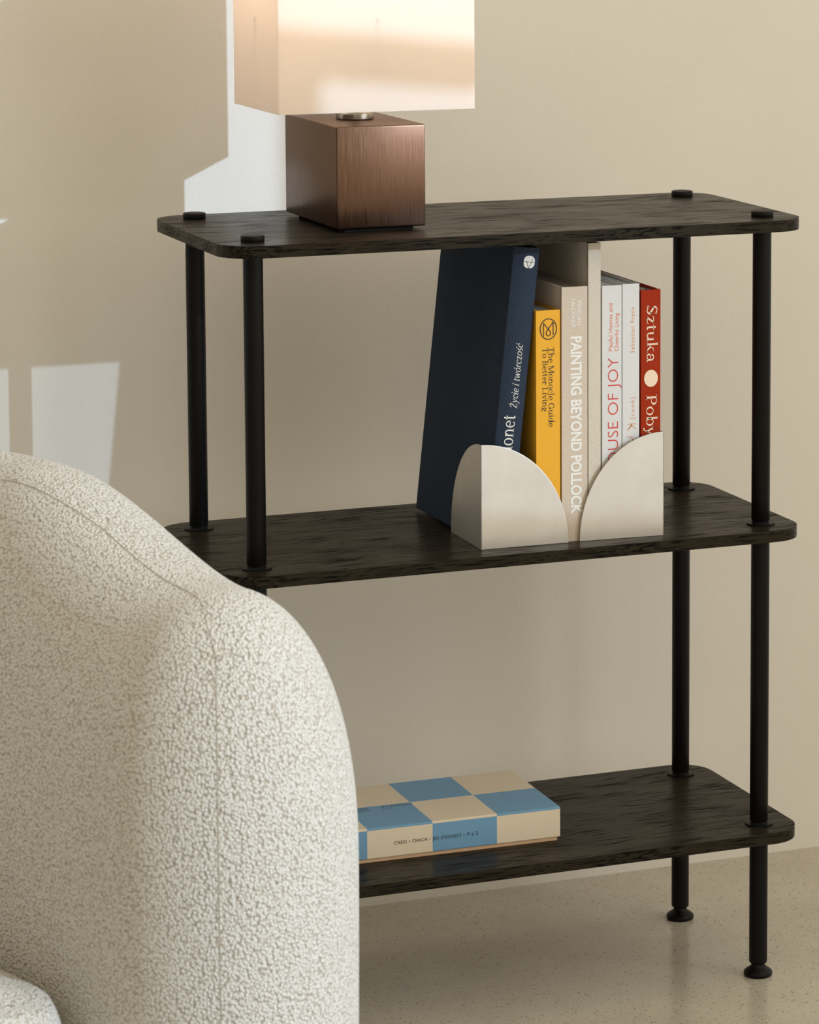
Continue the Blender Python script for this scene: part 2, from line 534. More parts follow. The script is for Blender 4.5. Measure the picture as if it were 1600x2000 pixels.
# ------------------------------------------------------------------ lettering
class Serif:
    """hand-drawn high-contrast roman letters: filled polygons on a 1-unit em"""
    XH, CAP, ASC, DSC = 0.46, 0.68, 0.74, -0.22
    def __init__(s, thick=0.085, thin=0.032):
        s.T, s.t = thick, thin
        s.p = []
    def rect(s, x0, y0, x1, y1):
        s.p.append([(x0, y0), (x1, y0), (x1, y1), (x0, y1)])
    def line(s, a, b, w):
        dx, dy = b[0] - a[0], b[1] - a[1]
        # horizontally measured width keeps the ends flat
        s.p.append([(a[0] - w / 2, a[1]), (a[0] + w / 2, a[1]), (b[0] + w / 2, b[1]), (b[0] - w / 2, b[1])])
    def arc(s, cx, cy, rx, ry, a0, a1, tx=None, ty=None, n=18):
        tx = s.T if tx is None else tx
        ty = s.t if ty is None else ty
        pr = None
        for k in range(n + 1):
            a = (a0 + (a1 - a0) * k / n) * D2R
            o = (cx + rx * math.cos(a), cy + ry * math.sin(a))
            i = (cx + (rx - tx) * math.cos(a), cy + (ry - ty) * math.sin(a))
            if pr:
                s.p.append([pr[0], o, i, pr[1]])
            pr = (o, i)
    def dot(s, cx, cy, r):
        s.p.append([(cx + r * math.cos(k * math.pi / 6), cy + r * math.sin(k * math.pi / 6)) for k in range(12)])
    def serif(s, x, y, w=0.09):
        s.rect(x - w, y - (s.t if y > 0.1 else 0), x + w, y + (s.t if y <= 0.1 else 0))
    def stem(s, x, y0, y1, foot=True, head='flag'):
        s.rect(x - s.T / 2, y0, x + s.T / 2, y1)
        if foot:
            s.serif(x, y0)
        if head == 'flag':
            s.p.append([(x - s.T / 2 - 0.06, y1 - 0.045), (x, y1 - 0.03), (x + s.T / 2, y1 + 0.012), (x - s.T / 2, y1)])
        elif head == 'serif':
            s.serif(x, y1)
    def glyph(s, ch):
        """draws into s.p and returns the advance"""
        T, t, XH, CAP, ASC = s.T, s.t, s.XH, s.CAP, s.ASC
        h = XH / 2
        if ch == ' ':
            return 0.24
        if ch == 'o':
            s.arc(0.25, h, 0.22, h + 0.01, 0, 360, n=28); return 0.5
        if ch == 'ó':
            s.glyph('o'); s.p.append([(0.24, XH + 0.07), (0.29, XH + 0.07), (0.40, XH + 0.22), (0.31, XH + 0.22)]); return 0.5
        if ch == 'c':
            s.arc(0.24, h, 0.21, h + 0.01, 48, 312, n=22); s.dot(0.375, XH - 0.10, 0.045); return 0.43
        if ch == 'ć':
            s.glyph('c'); s.p.append([(0.22, XH + 0.07), (0.27, XH + 0.07), (0.38, XH + 0.22), (0.29, XH + 0.22)]); return 0.43
        if ch == 'e':
            s.arc(0.24, h, 0.21, h + 0.01, 0, 318, n=24); s.rect(0.07, h - 0.005, 0.44, h + t); return 0.46
        if ch == 'n':
            s.stem(0.12, 0, XH); s.stem(0.42, 0, XH * 0.6, head=None); s.arc(0.295, XH * 0.58, 0.1675, XH * 0.44, 0, 160, ty=0.05); return 0.55
        if ch == 'h':
            s.stem(0.12, 0, ASC); s.stem(0.42, 0, XH * 0.6, head=None); s.arc(0.295, XH * 0.58, 0.1675, XH * 0.44, 0, 160, ty=0.05); return 0.55
        if ch == 'u':
            s.stem(0.12, XH * 0.35, XH, foot=False); s.stem(0.42, 0, XH, foot=False); s.rect(0.42, 0, 0.52, t)
            s.arc(0.245, XH * 0.40, 0.1675, XH * 0.42, 180, 345, ty=0.05); return 0.55
        if ch == 'r':
            s.stem(0.12, 0, XH); s.arc(0.27, XH * 0.56, 0.15, XH * 0.44, 60, 150, ty=0.06); s.dot(0.335, XH - 0.06, 0.05); return 0.39
        if ch == 'i':
            s.stem(0.12, 0, XH); s.dot(0.115, 0.63, 0.055); return 0.25
        if ch == 'l':
            s.stem(0.12, 0, ASC); return 0.25
        if ch == 't':
            s.rect(0.10, 0.08, 0.10 + T, XH + 0.13); s.rect(0.02, XH - t, 0.28, XH)
            s.arc(0.19, 0.09, 0.09, 0.10, 180, 340, ty=0.045); return 0.32
        if ch == 'd':
            s.arc(0.23, h, 0.20, h + 0.01, 0, 360, n=26); s.stem(0.42, 0, ASC, foot=False); s.rect(0.42, 0, 0.52, t); return 0.54
        if ch == 'b':
            s.arc(0.29, h, 0.20, h + 0.01, 0, 360, n=26); s.stem(0.11, 0, ASC, foot=False); return 0.52
        if ch == 'a':
            s.rect(0.31, 0.05, 0.31 + T, XH * 0.7); s.arc(0.22, XH * 0.66, 0.175, XH * 0.36, 0, 140, ty=0.045); s.dot(0.11, XH - 0.11, 0.05)
            s.arc(0.20, XH * 0.28, 0.165, XH * 0.30, 60, 340, ty=0.04); s.rect(0.35, 0, 0.45, 0.045); return 0.46
        if ch == 'g':
            s.arc(0.22, XH * 0.62, 0.17, XH * 0.40, 0, 360, n=24); s.rect(0.32, XH - 0.06, 0.46, XH - 0.02)
            s.arc(0.23, -0.09, 0.20, 0.115, 0, 360, tx=0.05, ty=0.04, n=24); s.line((0.10, 0.02), (0.14, 0.12), 0.06); return 0.47
        if ch == 'v':
            s.line((0.24, 0), (0.08, XH), T * 1.1); s.line((0.25, 0), (0.40, XH), t * 1.3); s.serif(0.08, XH, 0.085); s.serif(0.40, XH, 0.07); return 0.47
        if ch == 'y':
            s.line((0.25, 0), (0.08, XH), T * 1.1); s.line((0.15, -0.2), (0.40, XH), t * 1.4); s.serif(0.08, XH, 0.085); s.serif(0.40, XH, 0.07)
            s.dot(0.11, -0.17, 0.055); return 0.47
        if ch == 'w':
            s.line((0.20, 0), (0.07, XH), T); s.line((0.21, 0), (0.34, XH), t * 1.3); s.line((0.46, 0), (0.33, XH), T); s.line((0.47, 0), (0.60, XH), t * 1.3)
            s.serif(0.07, XH, 0.07); s.serif(0.60, XH, 0.06); return 0.67
        if ch == 'z':
            s.rect(0.05, 0, 0.41, t * 1.3); s.rect(0.05, XH - t * 1.3, 0.41, XH); s.line((0.10, 0), (0.36, XH), T * 1.15)
            s.rect(0.39, 0, 0.41, 0.12); s.rect(0.05, XH - 0.12, 0.07, XH); return 0.45
        if ch == 'k':
            s.stem(0.11, 0, ASC); s.line((0.16, 0.18), (0.39, XH), t * 1.6); s.line((0.42, 0), (0.22, 0.26), T * 1.2)
            s.serif(0.39, XH, 0.08); s.serif(0.43, 0, 0.09); return 0.53
        if ch == 's':
            s.arc(0.19, XH * 0.74, 0.145, XH * 0.27, 35, 225, tx=0.07, ty=0.04); s.arc(0.20, XH * 0.27, 0.155, XH * 0.28, 215, 405, tx=0.07, ty=0.04)
            s.p.append([(0.055, XH * 0.62), (0.13, XH * 0.70), (0.345, XH * 0.38), (0.26, XH * 0.28)]); return 0.38
        if ch == 'ś':
            s.glyph('s'); s.p.append([(0.19, XH + 0.07), (0.24, XH + 0.07), (0.35, XH + 0.22), (0.26, XH + 0.22)]); return 0.38
        if ch == 'T':
            s.rect(0.27, 0, 0.27 + T * 1.1, CAP); s.serif(0.315, 0, 0.11); s.rect(0.04, CAP - t * 1.2, 0.59, CAP)
            s.rect(0.04, CAP - 0.16, 0.07, CAP); s.rect(0.56, CAP - 0.16, 0.59, CAP); return 0.62
        if ch == 'M':
            s.rect(0.10, 0, 0.10 + t * 1.3, CAP); s.rect(0.66, 0, 0.66 + T * 1.1, CAP); s.line((0.40, 0), (0.13, CAP), T * 1.25); s.line((0.41, 0), (0.68, CAP), t * 1.3)
            s.serif(0.12, 0); s.serif(0.70, 0, 0.11); s.rect(0.02, CAP - t, 0.16, CAP); s.rect(0.66, CAP - t, 0.82, CAP); return 0.84
        if ch == 'G':
            s.arc(0.34, CAP / 2, 0.30, CAP / 2 + 0.012, 42, 330, tx=0.10, n=26); s.rect(0.53, 0.05, 0.53 + T, 0.30); s.serif(0.57, 0.30, 0.10)
            s.rect(0.55, CAP - 0.20, 0.58, CAP); return 0.70
        if ch == 'B':
            s.rect(0.10, 0, 0.10 + T * 1.1, CAP); s.rect(0.03, 0, 0.32, t); s.rect(0.03, CAP - t, 0.32, CAP); s.rect(0.15, 0.355, 0.32, 0.355 + t)
            s.arc(0.30, 0.52, 0.19, 0.16, -90, 90); s.arc(0.31, 0.187, 0.22, 0.187, -90, 90, tx=0.095); return 0.58
        if ch == 'L':
            s.rect(0.10, 0, 0.10 + T * 1.1, CAP); s.serif(0.145, CAP, 0.11); s.rect(0.03, 0, 0.52, t); s.rect(0.49, 0, 0.52, 0.19); return 0.55
        if ch == 'P':
            s.rect(0.10, 0, 0.10 + T * 1.1, CAP); s.serif(0.145, 0, 0.115); s.rect(0.03, CAP - t, 0.31, CAP); s.rect(0.15, 0.30, 0.31, 0.30 + t)
            s.arc(0.30, 0.49, 0.22, 0.19, -90, 90, tx=0.095); return 0.56
        if ch == 'S':
            s.arc(0.26, CAP * 0.745, 0.19, CAP * 0.265, 35, 225, tx=0.085, ty=0.045); s.arc(0.27, CAP * 0.27, 0.21, CAP * 0.28, 215, 405, tx=0.095, ty=0.045)
            s.p.append([(0.085, CAP * 0.65), (0.18, CAP * 0.71), (0.47, CAP * 0.37), (0.36, CAP * 0.27)])
            s.rect(0.41, CAP - 0.17, 0.44, CAP); s.rect(0.05, 0, 0.08, 0.17); return 0.52
        if ch in 'ZŻ':
            s.rect(0.04, 0, 0.54, t * 1.2); s.rect(0.06, CAP - t * 1.2, 0.54, CAP); s.line((0.10, 0), (0.48, CAP), T * 1.25)
            s.rect(0.51, 0, 0.54, 0.15); s.rect(0.06, CAP - 0.15, 0.09, CAP)
            if ch == 'Ż':
                s.dot(0.31, CAP + 0.12, 0.055)
            return 0.58
        return 0.3

def serif_text(txt, shear=0.0, thick=0.085, thin=0.034, track=0.0):
    sf = Serif(thick, thin)
    x, polys = 0.0, []
    for ch in txt:
        sf.p = []
        adv = sf.glyph(ch)
        for p in sf.p:
            polys.append([(px + x + shear * py, py) for px, py in p])
        x += adv + track
    return polys, x

def sans_text(txt, bold=0.0, track=1.0):
    cu = bpy.data.curves.new('tmp_text', 'FONT')
    cu.body = txt
    cu.size = 1.0
    cu.offset = bold
    cu.space_character = track
    cu.resolution_u = 3
    cu.fill_mode = 'FRONT'
    o = bpy.data.objects.new('tmp_text', cu)
    COL.objects.link(o)
    dg = bpy.context.evaluated_depsgraph_get()
    me = bpy.data.meshes.new_from_object(o.evaluated_get(dg))
    vs = [(v.co.x, v.co.y) for v in me.vertices]
    polys = [[vs[i] for i in p.vertices] for p in me.polygons]
    bpy.data.objects.remove(o)
    bpy.data.curves.remove(cu)
    bpy.data.meshes.remove(me)
    return polys

def place_text(name, polys, material, parent, origin, along, up, length=None, height=None, ref_h=None, depth_dir=(0, -1, 0)):
    """polys in text units; scaled so that the run measures length along `along` and ref_h maps to height"""
    xs = [p[0] for q in polys for p in q]
    x0, x1 = min(xs), max(xs)
    sx = length / (x1 - x0)
    sy = height / ref_h
    A, U, O = Vector(along), Vector(up), Vector(origin)
    O = O + Vector(depth_dir) * 0.00025
    vs, fs = [], []
    for q in polys:
        b = len(vs)
        for px, py in q:
            vs.append(O + A * ((px - x0) * sx) + U * (py * sy))
        fs.append(list(range(b, b + len(q))))
    o = mesh_obj(name, vs, fs, material, parent)
    # all faces towards the reader
    dd = Vector(depth_dir)
    bm = bmesh.new()
    bm.from_mesh(o.data)
    bm.normal_update()
    for f in bm.faces:
        if f.normal.dot(dd) < 0:
            f.normal_flip()
    bm.to_mesh(o.data)
    bm.free()
    return o

INK_W = mat('white_ink', (0.74, 0.73, 0.70), 0.6)
INK_K = mat('black_ink', (0.012, 0.011, 0.010), 0.5)
INK_S = mat('silver_grey_ink', (0.80, 0.79, 0.765), 0.5)
INK_R = mat('red_ink', (0.62, 0.028, 0.02), 0.5)
INK_LR = mat('coral_ink', (0.72, 0.20, 0.12), 0.5)
INK_O = mat('copper_foil', (0.66, 0.30, 0.14), 0.35, 0.3)
INK_C = mat('cream_ink', (0.80, 0.62, 0.46), 0.6)

# ------------------------------------------------------------------ books
YS = -0.0040          # plane of the book spines

def book(name, label, w, h, d, cover, x, rot=0.0, board_t=0.0026, sq=0.003, soft=False, rounded=0.0, yoff=0.0, pages=None):
    """local frame: origin at the lower right corner of the spine, x to the left is negative, y into the shelf"""
    root = empty(name, label, 'book', (x, YS + yoff, HM))
    root.rotation_euler = (0, rot, 0)
    bm = bmesh.new()
    # plan outline of the case: spine at y=0, boards going back to y=d; open at the fore edge
    ns = 8
    outer = []
    for k in range(ns + 1):
        u = k / ns
        xx = -w + w * u
        yy = rounded * (1 - (1 - (2 * u - 1) ** 2)) if rounded else 0.0
        outer.append((xx, yy))
    g = 0.0011 if not soft else 0.0
    # joint grooves beside the spine
    right = [(0.0, 0.0045 + rounded), (-g, 0.0068 + rounded), (-g, 0.0088 + rounded), (0.0, 0.0112 + rounded), (0.0, d)]
    left = [(-w - p[0], p[1]) for p in right]
    path = [p for p in left[::-1]] + outer + right
    inn = []
    for (px, py) in path:
        ix = min(max(px, -w + board_t), -board_t)
        iy = max(py, board_t) if py < board_t + rounded else py
        inn.append((ix, iy if abs(px + w / 2) > w / 2 - board_t or True else py))
    n = len(path)
    vs = [bm.verts.new((px, py, 0)) for px, py in path] + [bm.verts.new((px, py, 0)) for px, py in inn] + \
         [bm.verts.new((px, py, h)) for px, py in path] + [bm.verts.new((px, py, h)) for px, py in inn]
    for i in range(n - 1):
        bm.faces.new((vs[i], vs[i + 1], vs[2 * n + i + 1], vs[2 * n + i]))
        bm.faces.new((vs[3 * n + i], vs[3 * n + i + 1], vs[n + i + 1], vs[n + i]))
        for a, b in ((0, n), (2 * n, 3 * n)):
            try:
                f = bm.faces.new((vs[a + i], vs[a + i + 1], vs[b + i + 1], vs[b + i]))
            except ValueError:
                pass
    for i in (0, n - 1):
        bm.faces.new((vs[i], vs[2 * n + i], vs[3 * n + i], vs[n + i]))
    bmesh.ops.remove_doubles(bm, verts=bm.verts, dist=1e-6)
    bmesh.ops.recalc_face_normals(bm, faces=bm.faces)
    bm_obj('cover', bm, cover, root, angle=0.5)
    box_obj('page_block', (-w + board_t, -board_t, 0.004 + rounded, d - sq, sq, h - sq), pages or PAGES, root)
    return root

NAVY = cloth('navy_cloth', (0.021, 0.031, 0.052), 0.2)
NAVYS = NAVY
YELL = paper('yellow_cover', (0.80, 0.40, 0.025), 0.55, 0.3)
GREIGE = cloth('greige_cloth', (0.56, 0.475, 0.395), 0.10, 1100)
RAW = cloth('undyed_linen', (0.56, 0.505, 0.43), 0.14, 1500)
WHITE = paper('white_gloss_cover', (0.66, 0.66, 0.655), 0.35, 0.5)
WHITE2 = paper('white_satin_cover', (0.66, 0.66, 0.66), 0.4, 0.4)
RUST = cloth('rust_cloth', (0.285, 0.024, 0.0050), 0.16, 1200)
DARKPG = mat('dark_page_top', (0.05, 0.05, 0.05), 0.8)

TB = 0.0305
TH_B = 6.15 * D2R
b_blue = book('book', 'large navy cloth hardback leaning right, leftmost in the row of books', TB, 0.339, 0.236, NAVY, 0.2962, rot=TH_B, rounded=0.0035)
b_yel = book('book', 'bright yellow book with black circle emblem on its spine', 0.029, 0.2665, 0.20, YELL, 0.3555, soft=True, board_t=0.002, pages=PAGES)
b_gre = book('book', 'thick beige cloth book lettered in white capitals, right of the yellow book', 0.0312, 0.2915, 0.232, GREIGE, 0.3888)
b_raw = book('book', 'tallest standing book, thin and linen covered with no lettering', 0.0150, 0.340, 0.24, RAW, 0.4050)
b_hou = book('book', 'white book with large thin red capitals on its spine', 0.0240, 0.2905, 0.215, WHITE, 0.4308, soft=True, board_t=0.0018, sq=0.0015)
b_seb = book('book', 'white book with small spaced copper lettering, left of the rust red book', 0.0206, 0.2912, 0.215, WHITE2, 0.4525, soft=True, board_t=0.0018, sq=0.002)
b_red = book('book', 'rust red cloth book with cream dot on its spine, rightmost of the row', 0.0240, 0.2830, 0.19, RUST, 0.4788)

Z = (0, 0, 1)
def txt(name, polys, ink, root, x_base, h_start, direction, length, height, ref_h):
    """x_base and h_start in metres in the book frame; direction +1 reads upwards, -1 downwards"""
    return place_text(name, polys, ink, root, (x_base, 0, h_start), (0, 0, direction), (-direction, 0, 0), length, height, ref_h)

# blue book (frame leans with the book): letters follow the curved spine closely
def bl(px, h):  # world x,h -> book frame
    dx, dz = px - 0.2962, h
    return (dx * math.cos(TH_B) - dz * math.sin(TH_B), dx * math.sin(TH_B) + dz * math.cos(TH_B))
p, _ = serif_text('Życie i twórczość', shear=0.26, thick=0.075, thin=0.04)
x0, h0 = bl(0.3006, 0.1575)
x1, h1 = bl(0.3125, 0.2310)
txt('author_lettering', p, INK_W, b_blue, (x0 + x1) / 2 + 0.0005, h0, 1, h1 - h0, 0.0055, 0.46)
p, _ = serif_text('Monet', thick=0.085, thin=0.034)
xm, hm_ = bl(0.3015, 0.1494)
txt('title_lettering', p, INK_W, b_blue, xm, hm_ - 0.0505, 1, 0.0505, 0.0104, 0.46)
lx, lh = bl(0.3185, 0.3223)
badge = [[(lx + px, lh + py) for px, py in round_rect(-0.0066, 0.0066, -0.0070, 0.0070, 0.0055, 6)]]
def flat_poly(name, polys, ink, root, off=0.0003):
    vs, fs = [], []
    for q in polys:
        b = len(vs)
        vs += [(px, -off, pz) for px, pz in q]
        fs.append(list(range(b, b + len(q))))
    return mesh_obj(name, vs, fs, ink, root)
flat_poly('publisher_badge', badge, INK_W, b_blue)
def seg_poly(a, b, w):
    d = Vector((b[0] - a[0], b[1] - a[1])).normalized()
    nx, ny = -d.y * w / 2, d.x * w / 2
    return [(a[0] + nx, a[1] + ny), (a[0] - nx, a[1] - ny), (b[0] - nx, b[1] - ny), (b[0] + nx, b[1] + ny)]
tri = [((-0.0066, 0.0004), (0.0066, -0.0004)), ((-0.0030, 0.0007), (-0.0004, -0.0070)), ((0.0041, 0.0030), (-0.0004, -0.0070))]
flat_poly('badge_lines', [seg_poly((lx + a[0], lh + a[1]), (lx + b[0], lh + b[1]), 0.0005) for a, b in tri], INK_K, b_blue, 0.0005)

# yellow book
def loc(root_x, x):
    return x - root_x
XR = 0.3555
p, _ = serif_text('The Monocle Guide')
txt('title_lettering', p, INK_K, b_yel, loc(XR, 0.3416), 0.2245, -1, 0.0912, 0.0066, 0.68)
p, _ = serif_text('To Better Living')
txt('title_lettering', p, INK_K, b_yel, loc(XR, 0.3342), 0.2242, -1, 0.0725, 0.0066, 0.68)
cx, cz = loc(XR, 0.3414), 0.2452
ring = []
def ring_polys(cx, cz, rx, rz, w, a0=0, a1=360, n=40):
    out = []
    for k in range(n):
        a, b = (a0 + (a1 - a0) * k / n) * D2R, (a0 + (a1 - a0) * (k + 1) / n) * D2R
        out.append([(cx + rx * math.cos(a), cz + rz * math.sin(a)), (cx + rx * math.cos(b), cz + rz * math.sin(b)),
                    (cx + (rx - w) * math.cos(b), cz + (rz - w) * math.sin(b)), (cx + (rx - w) * math.cos(a), cz + (rz - w) * math.sin(a))])
    return out
em = ring_polys(cx, cz, 0.0104, 0.0122, 0.0011)
lw = 0.0010
for a, b in (((-0.0058, -0.0078), (-0.0058, 0.0068)), ((0.0058, -0.0070), (0.0058, 0.0078)), ((-0.0058, 0.0068), (0.0024, -0.0030)), ((0.0058, 0.0078), (-0.0024, -0.0030))):
    em.append(seg_poly((cx + a[0], cz + a[1]), (cx + b[0], cz + b[1]), lw))
em += ring_polys(cx, cz - 0.0048, 0.0031, 0.0034, lw, 145, 395, 20)
flat_poly('emblem', em, INK_K, b_yel)

# beige book
XR = 0.3888
txt('author_lettering', sans_text('MORGAN'), INK_S, b_gre, loc(XR, 0.3760), 0.2752, -1, 0.0270, 0.0054, 0.72)
txt('author_lettering', sans_text('FALCONER'), INK_S, b_gre, loc(XR, 0.3686), 0.2778, -1, 0.0326, 0.0054, 0.72)
txt('title_lettering', sans_text('PAINTING BEYOND POLLOCK', 0.030), INK_S, b_gre, loc(XR, 0.3686), 0.2349, -1, 0.2036, 0.0132, 0.72)

# white book, red capitals
XR = 0.4308
txt('subtitle_lettering', sans_text('Playful Homes and'), INK_LR, b_hou, loc(XR, 0.4194), 0.2155, 1, 0.0548, 0.0048, 0.72)
txt('subtitle_lettering', sans_text('Cheerful Living'), INK_LR, b_hou, loc(XR, 0.4268), 0.2150, 1, 0.0437, 0.0048, 0.72)
txt('title_lettering', sans_text('HOUSE OF JOY', -0.016), INK_R, b_hou, loc(XR, 0.4266), 0.0700, 1, 0.1377, 0.0136, 0.72)

# white book, copper lettering
XR = 0.4525
txt('author_lettering', sans_text('Sebastian Frank', 0.0, 1.25), INK_O, b_seb, loc(XR, 0.4466), 0.2120, 1, 0.0527, 0.0050, 0.72)
txt('subtitle_lettering', sans_text('[cook]', -0.006, 1.3), INK_O, b_seb, loc(XR, 0.4466), 0.1359, 1, 0.0246, 0.0050, 0.72)
txt('title_lettering', sans_text('K', -0.02), INK_O, b_seb, loc(XR, 0.4378), 0.1305, -1, 0.0085, 0.0118, 0.72)
txt('title_lettering', sans_text('r', -0.02), INK_O, b_seb, loc(XR, 0.4378), 0.1155, -1, 0.0056, 0.0118, 0.72)

# rust book
XR = 0.4788
p, _ = serif_text('Sztuka', thick=0.085, thin=0.034)
txt('title_lettering', p, INK_C, b_red, loc(XR, 0.4618), 0.2648, -1, 0.0645, 0.0128, 0.68)
p, _ = serif_text('Poby', thick=0.085, thin=0.034)
txt('title_lettering', p, INK_C, b_red, loc(XR, 0.4614), 0.1617, -1, 0.0470, 0.0128, 0.68)
cx, cz = loc(XR, 0.4670), 0.1812
flat_poly('spine_dot', [[(cx + 0.0085 * math.cos(k * math.pi / 20), cz + 0.0098 * math.sin(k * math.pi / 20)) for k in range(40)]], INK_C, b_red)
# ribbon loop of the rust book
rb = mat('blue_ribbon', (0.06, 0.12, 0.22), 0.5)
vs, fs = [], []
for k in range(13):
    a = math.pi * k / 12
    x_, z_ = -0.012 + 0.0042 * math.cos(a), 0.2795 + 0.0042 * math.sin(a)
    vs += [(x_, 0.006, z_), (x_, 0.010, z_)]
    if k:
        b = 2 * k
        fs.append((b - 2, b, b + 1, b - 1))
rib = mesh_obj('ribbon', vs, fs, rb, b_red)

# ------------------------------------------------------------------ bookends
def bookend(name, label, x, y, rz, wid, hei, dep, mirror):
    root = empty(name, label, 'bookend', (x, y, HM), rz)
    t = 0.0016
    def plate(nm, length, axis):
        pts = [(0, 0)] + [(length * math.cos(a * math.pi / 72), hei * math.sin(a * math.pi / 72)) for a in range(0, 37)]
        bm = bmesh.new()
        sg = -1 if mirror else 1
        lo, hi = [], []
        for u, v in pts:
            if axis == 'x':
                lo.append(bm.verts.new((sg * u, 0, v)))
                hi.append(bm.verts.new((sg * u, t, v)))
            else:
                lo.append(bm.verts.new((0, u, v)))
                hi.append(bm.verts.new((sg * t, u, v)))
        n = len(pts)
        bm.faces.new(lo)
        bm.faces.new(hi[::-1])
        for i in range(n):
            j = (i + 1) % n
            bm.faces.new((lo[j], lo[i], hi[i], hi[j]))
        bmesh.ops.recalc_face_normals(bm, faces=bm.faces)
        bmesh.ops.bevel(bm, geom=[e for e in bm.edges if e.is_manifold and e.calc_face_angle(0) > 1.0], offset=0.0004, segments=2, profile=0.5, affect='EDGES')
        return bm_obj(nm, bm, STEEL, root, angle=0.2)
    plate('front_plate', wid, 'x')
    plate('side_plate', dep, 'y')
    return root
bookend('bookend', 'steel bookend with quarter-circle plates, at the foot of the leaning navy book', 0.2586, -0.0072, -0.0238, 0.1048, 0.1192, 0.1058, False)
c, s_ = math.cos(-0.068), math.sin(-0.068)
bookend('bookend', 'steel bookend in front of the white and rust red books, tall edge at right', 0.3775 + 0.1013 * c, -0.0084 + 0.1013 * s_, -0.068, 0.1013, 0.1207, 0.10, True)

# ------------------------------------------------------------------ chess box
def m_check(nt, b):
    n = N(nt)
    tc = n.new('ShaderNodeTexCoord')
    sp = n.new('ShaderNodeSeparateXYZ')
    n.link(tc.outputs['Object'], sp.inputs[0])
    ix = n.math('FLOOR', n.math('DIVIDE', n.math('ADD', sp.outputs['X'], 10 * 0.0777), 0.0777))
    iy = n.math('FLOOR', n.math('DIVIDE', n.math('ADD', sp.outputs['Y'], 0.0010), 0.0840))
    iz = n.math('LESS_THAN', sp.outputs['Z'], 0.0372)
    par = n.math('ABSOLUTE', n.math('MODULO', n.math('ADD', n.math('ADD', ix, iy), iz), 2.0))
    rib = n.new('ShaderNodeTexWave')
    rib.inputs['Scale'].default_value = 260
    rib.inputs['Distortion'].default_value = 0.0
    n.link(n.coord((1, 0, 1)), rib.inputs['Vector'])
    blue = n.mix(rib.outputs['Fac'], (0.150, 0.335, 0.56), (0.185, 0.385, 0.62))
    cream = n.mix(rib.outputs['Fac'], (0.74, 0.645, 0.51), (0.80, 0.71, 0.575))
    n.link(n.mix(n.math('GREATER_THAN', par, 0.5), cream, blue), b.inputs['Base Color'])
    n.bump(rib.outputs['Fac'], 0.06, 0.0002, b)
CHECK = mat('checker_print', rough=0.5, spec=0.4, build=m_check)
TRAY = paper('tan_tray_board', (0.62, 0.42, 0.27), 0.6, 0.3)
cw, cdp = 0.3108, 0.1660
chess = empty('chess_box', 'flat chess game box printed with blue and cream squares on the lowest shelf', 'box', (0.3690, 0.0310, HB), -0.0203)
bm = bmesh.new()
add_box(bm, -cw, 0, 0, cdp, 0.0042, 0.0398, 0.0010, 2)
bm_obj('lid', bm, CHECK, chess, angle=0.3)
box_obj('tray', (-cw + 0.0015, -0.0035, 0.0016, cdp - 0.0016, 0, 0.0045), TRAY, chess)
place_text('lettering', sans_text('CHESS • CHACH • JEU D\'ECHECS • チェス', 0.006, 1.25), INK_K, chess, (-0.2010, 0, 0.0180), (1, 0, 0), (0, 0, 1), 0.1005, 0.0040, 0.72)
for tx, x0_, y0_, ln in (('CHESS', -0.2270, 0.0740, 0.0190), ("JEU D'ECHECS", -0.1930, 0.0740, 0.0380), ('CHACH', -0.2270, 0.0655, 0.0190), ('チェス', -0.1930, 0.0655, 0.0125)):
    place_text('lettering', sans_text(tx, 0.004, 1.15), mat('navy_ink', (0.02, 0.035, 0.06), 0.5), chess, (x0_, y0_, 0.0398), (1, 0, 0), (0, 1, 0), ln, 0.0042, 0.72, depth_dir=(0, 0, 1))

# ------------------------------------------------------------------ armchair
A0 = Vector((-0.197, -0.525))
BD = Vector((-0.324, 0.945)).normalized()     # arm runs back along this
LD = Vector((-0.945, -0.324)).normalized()    # towards the other arm
AR = 0.130
chair = empty('armchair', 'cream boucle armchair with rounded arm in the foreground', 'armchair', (A0.x, A0.y, 0))

def chair_path():
    """centre line of the U-shaped shell in (forward-back s, leftwards l): (s,l)"""
    La, Rt, Wd = 0.34, 0.24, 0.74
    pts = []
    for k in range(40):
        pts.append((La * k / 40, 0.0))
    for k in range(21):
        a = math.pi / 2 * k / 20
        pts.append((La + Rt * math.sin(a), Rt - Rt * math.cos(a)))
    for k in range(1, 30):
        pts.append((La + Rt, Rt + (Wd - 2 * Rt) * k / 30))
    for k in range(21):
        a = math.pi / 2 * k / 20
        pts.append((La + Rt * math.cos(a), Wd - Rt + Rt * math.sin(a)))
    for k in range(1, 41):
        pts.append((La - La * k / 40, Wd))
    return pts

def loc2(s, l):
    v = BD * s + LD * l
    return v.x, v.y

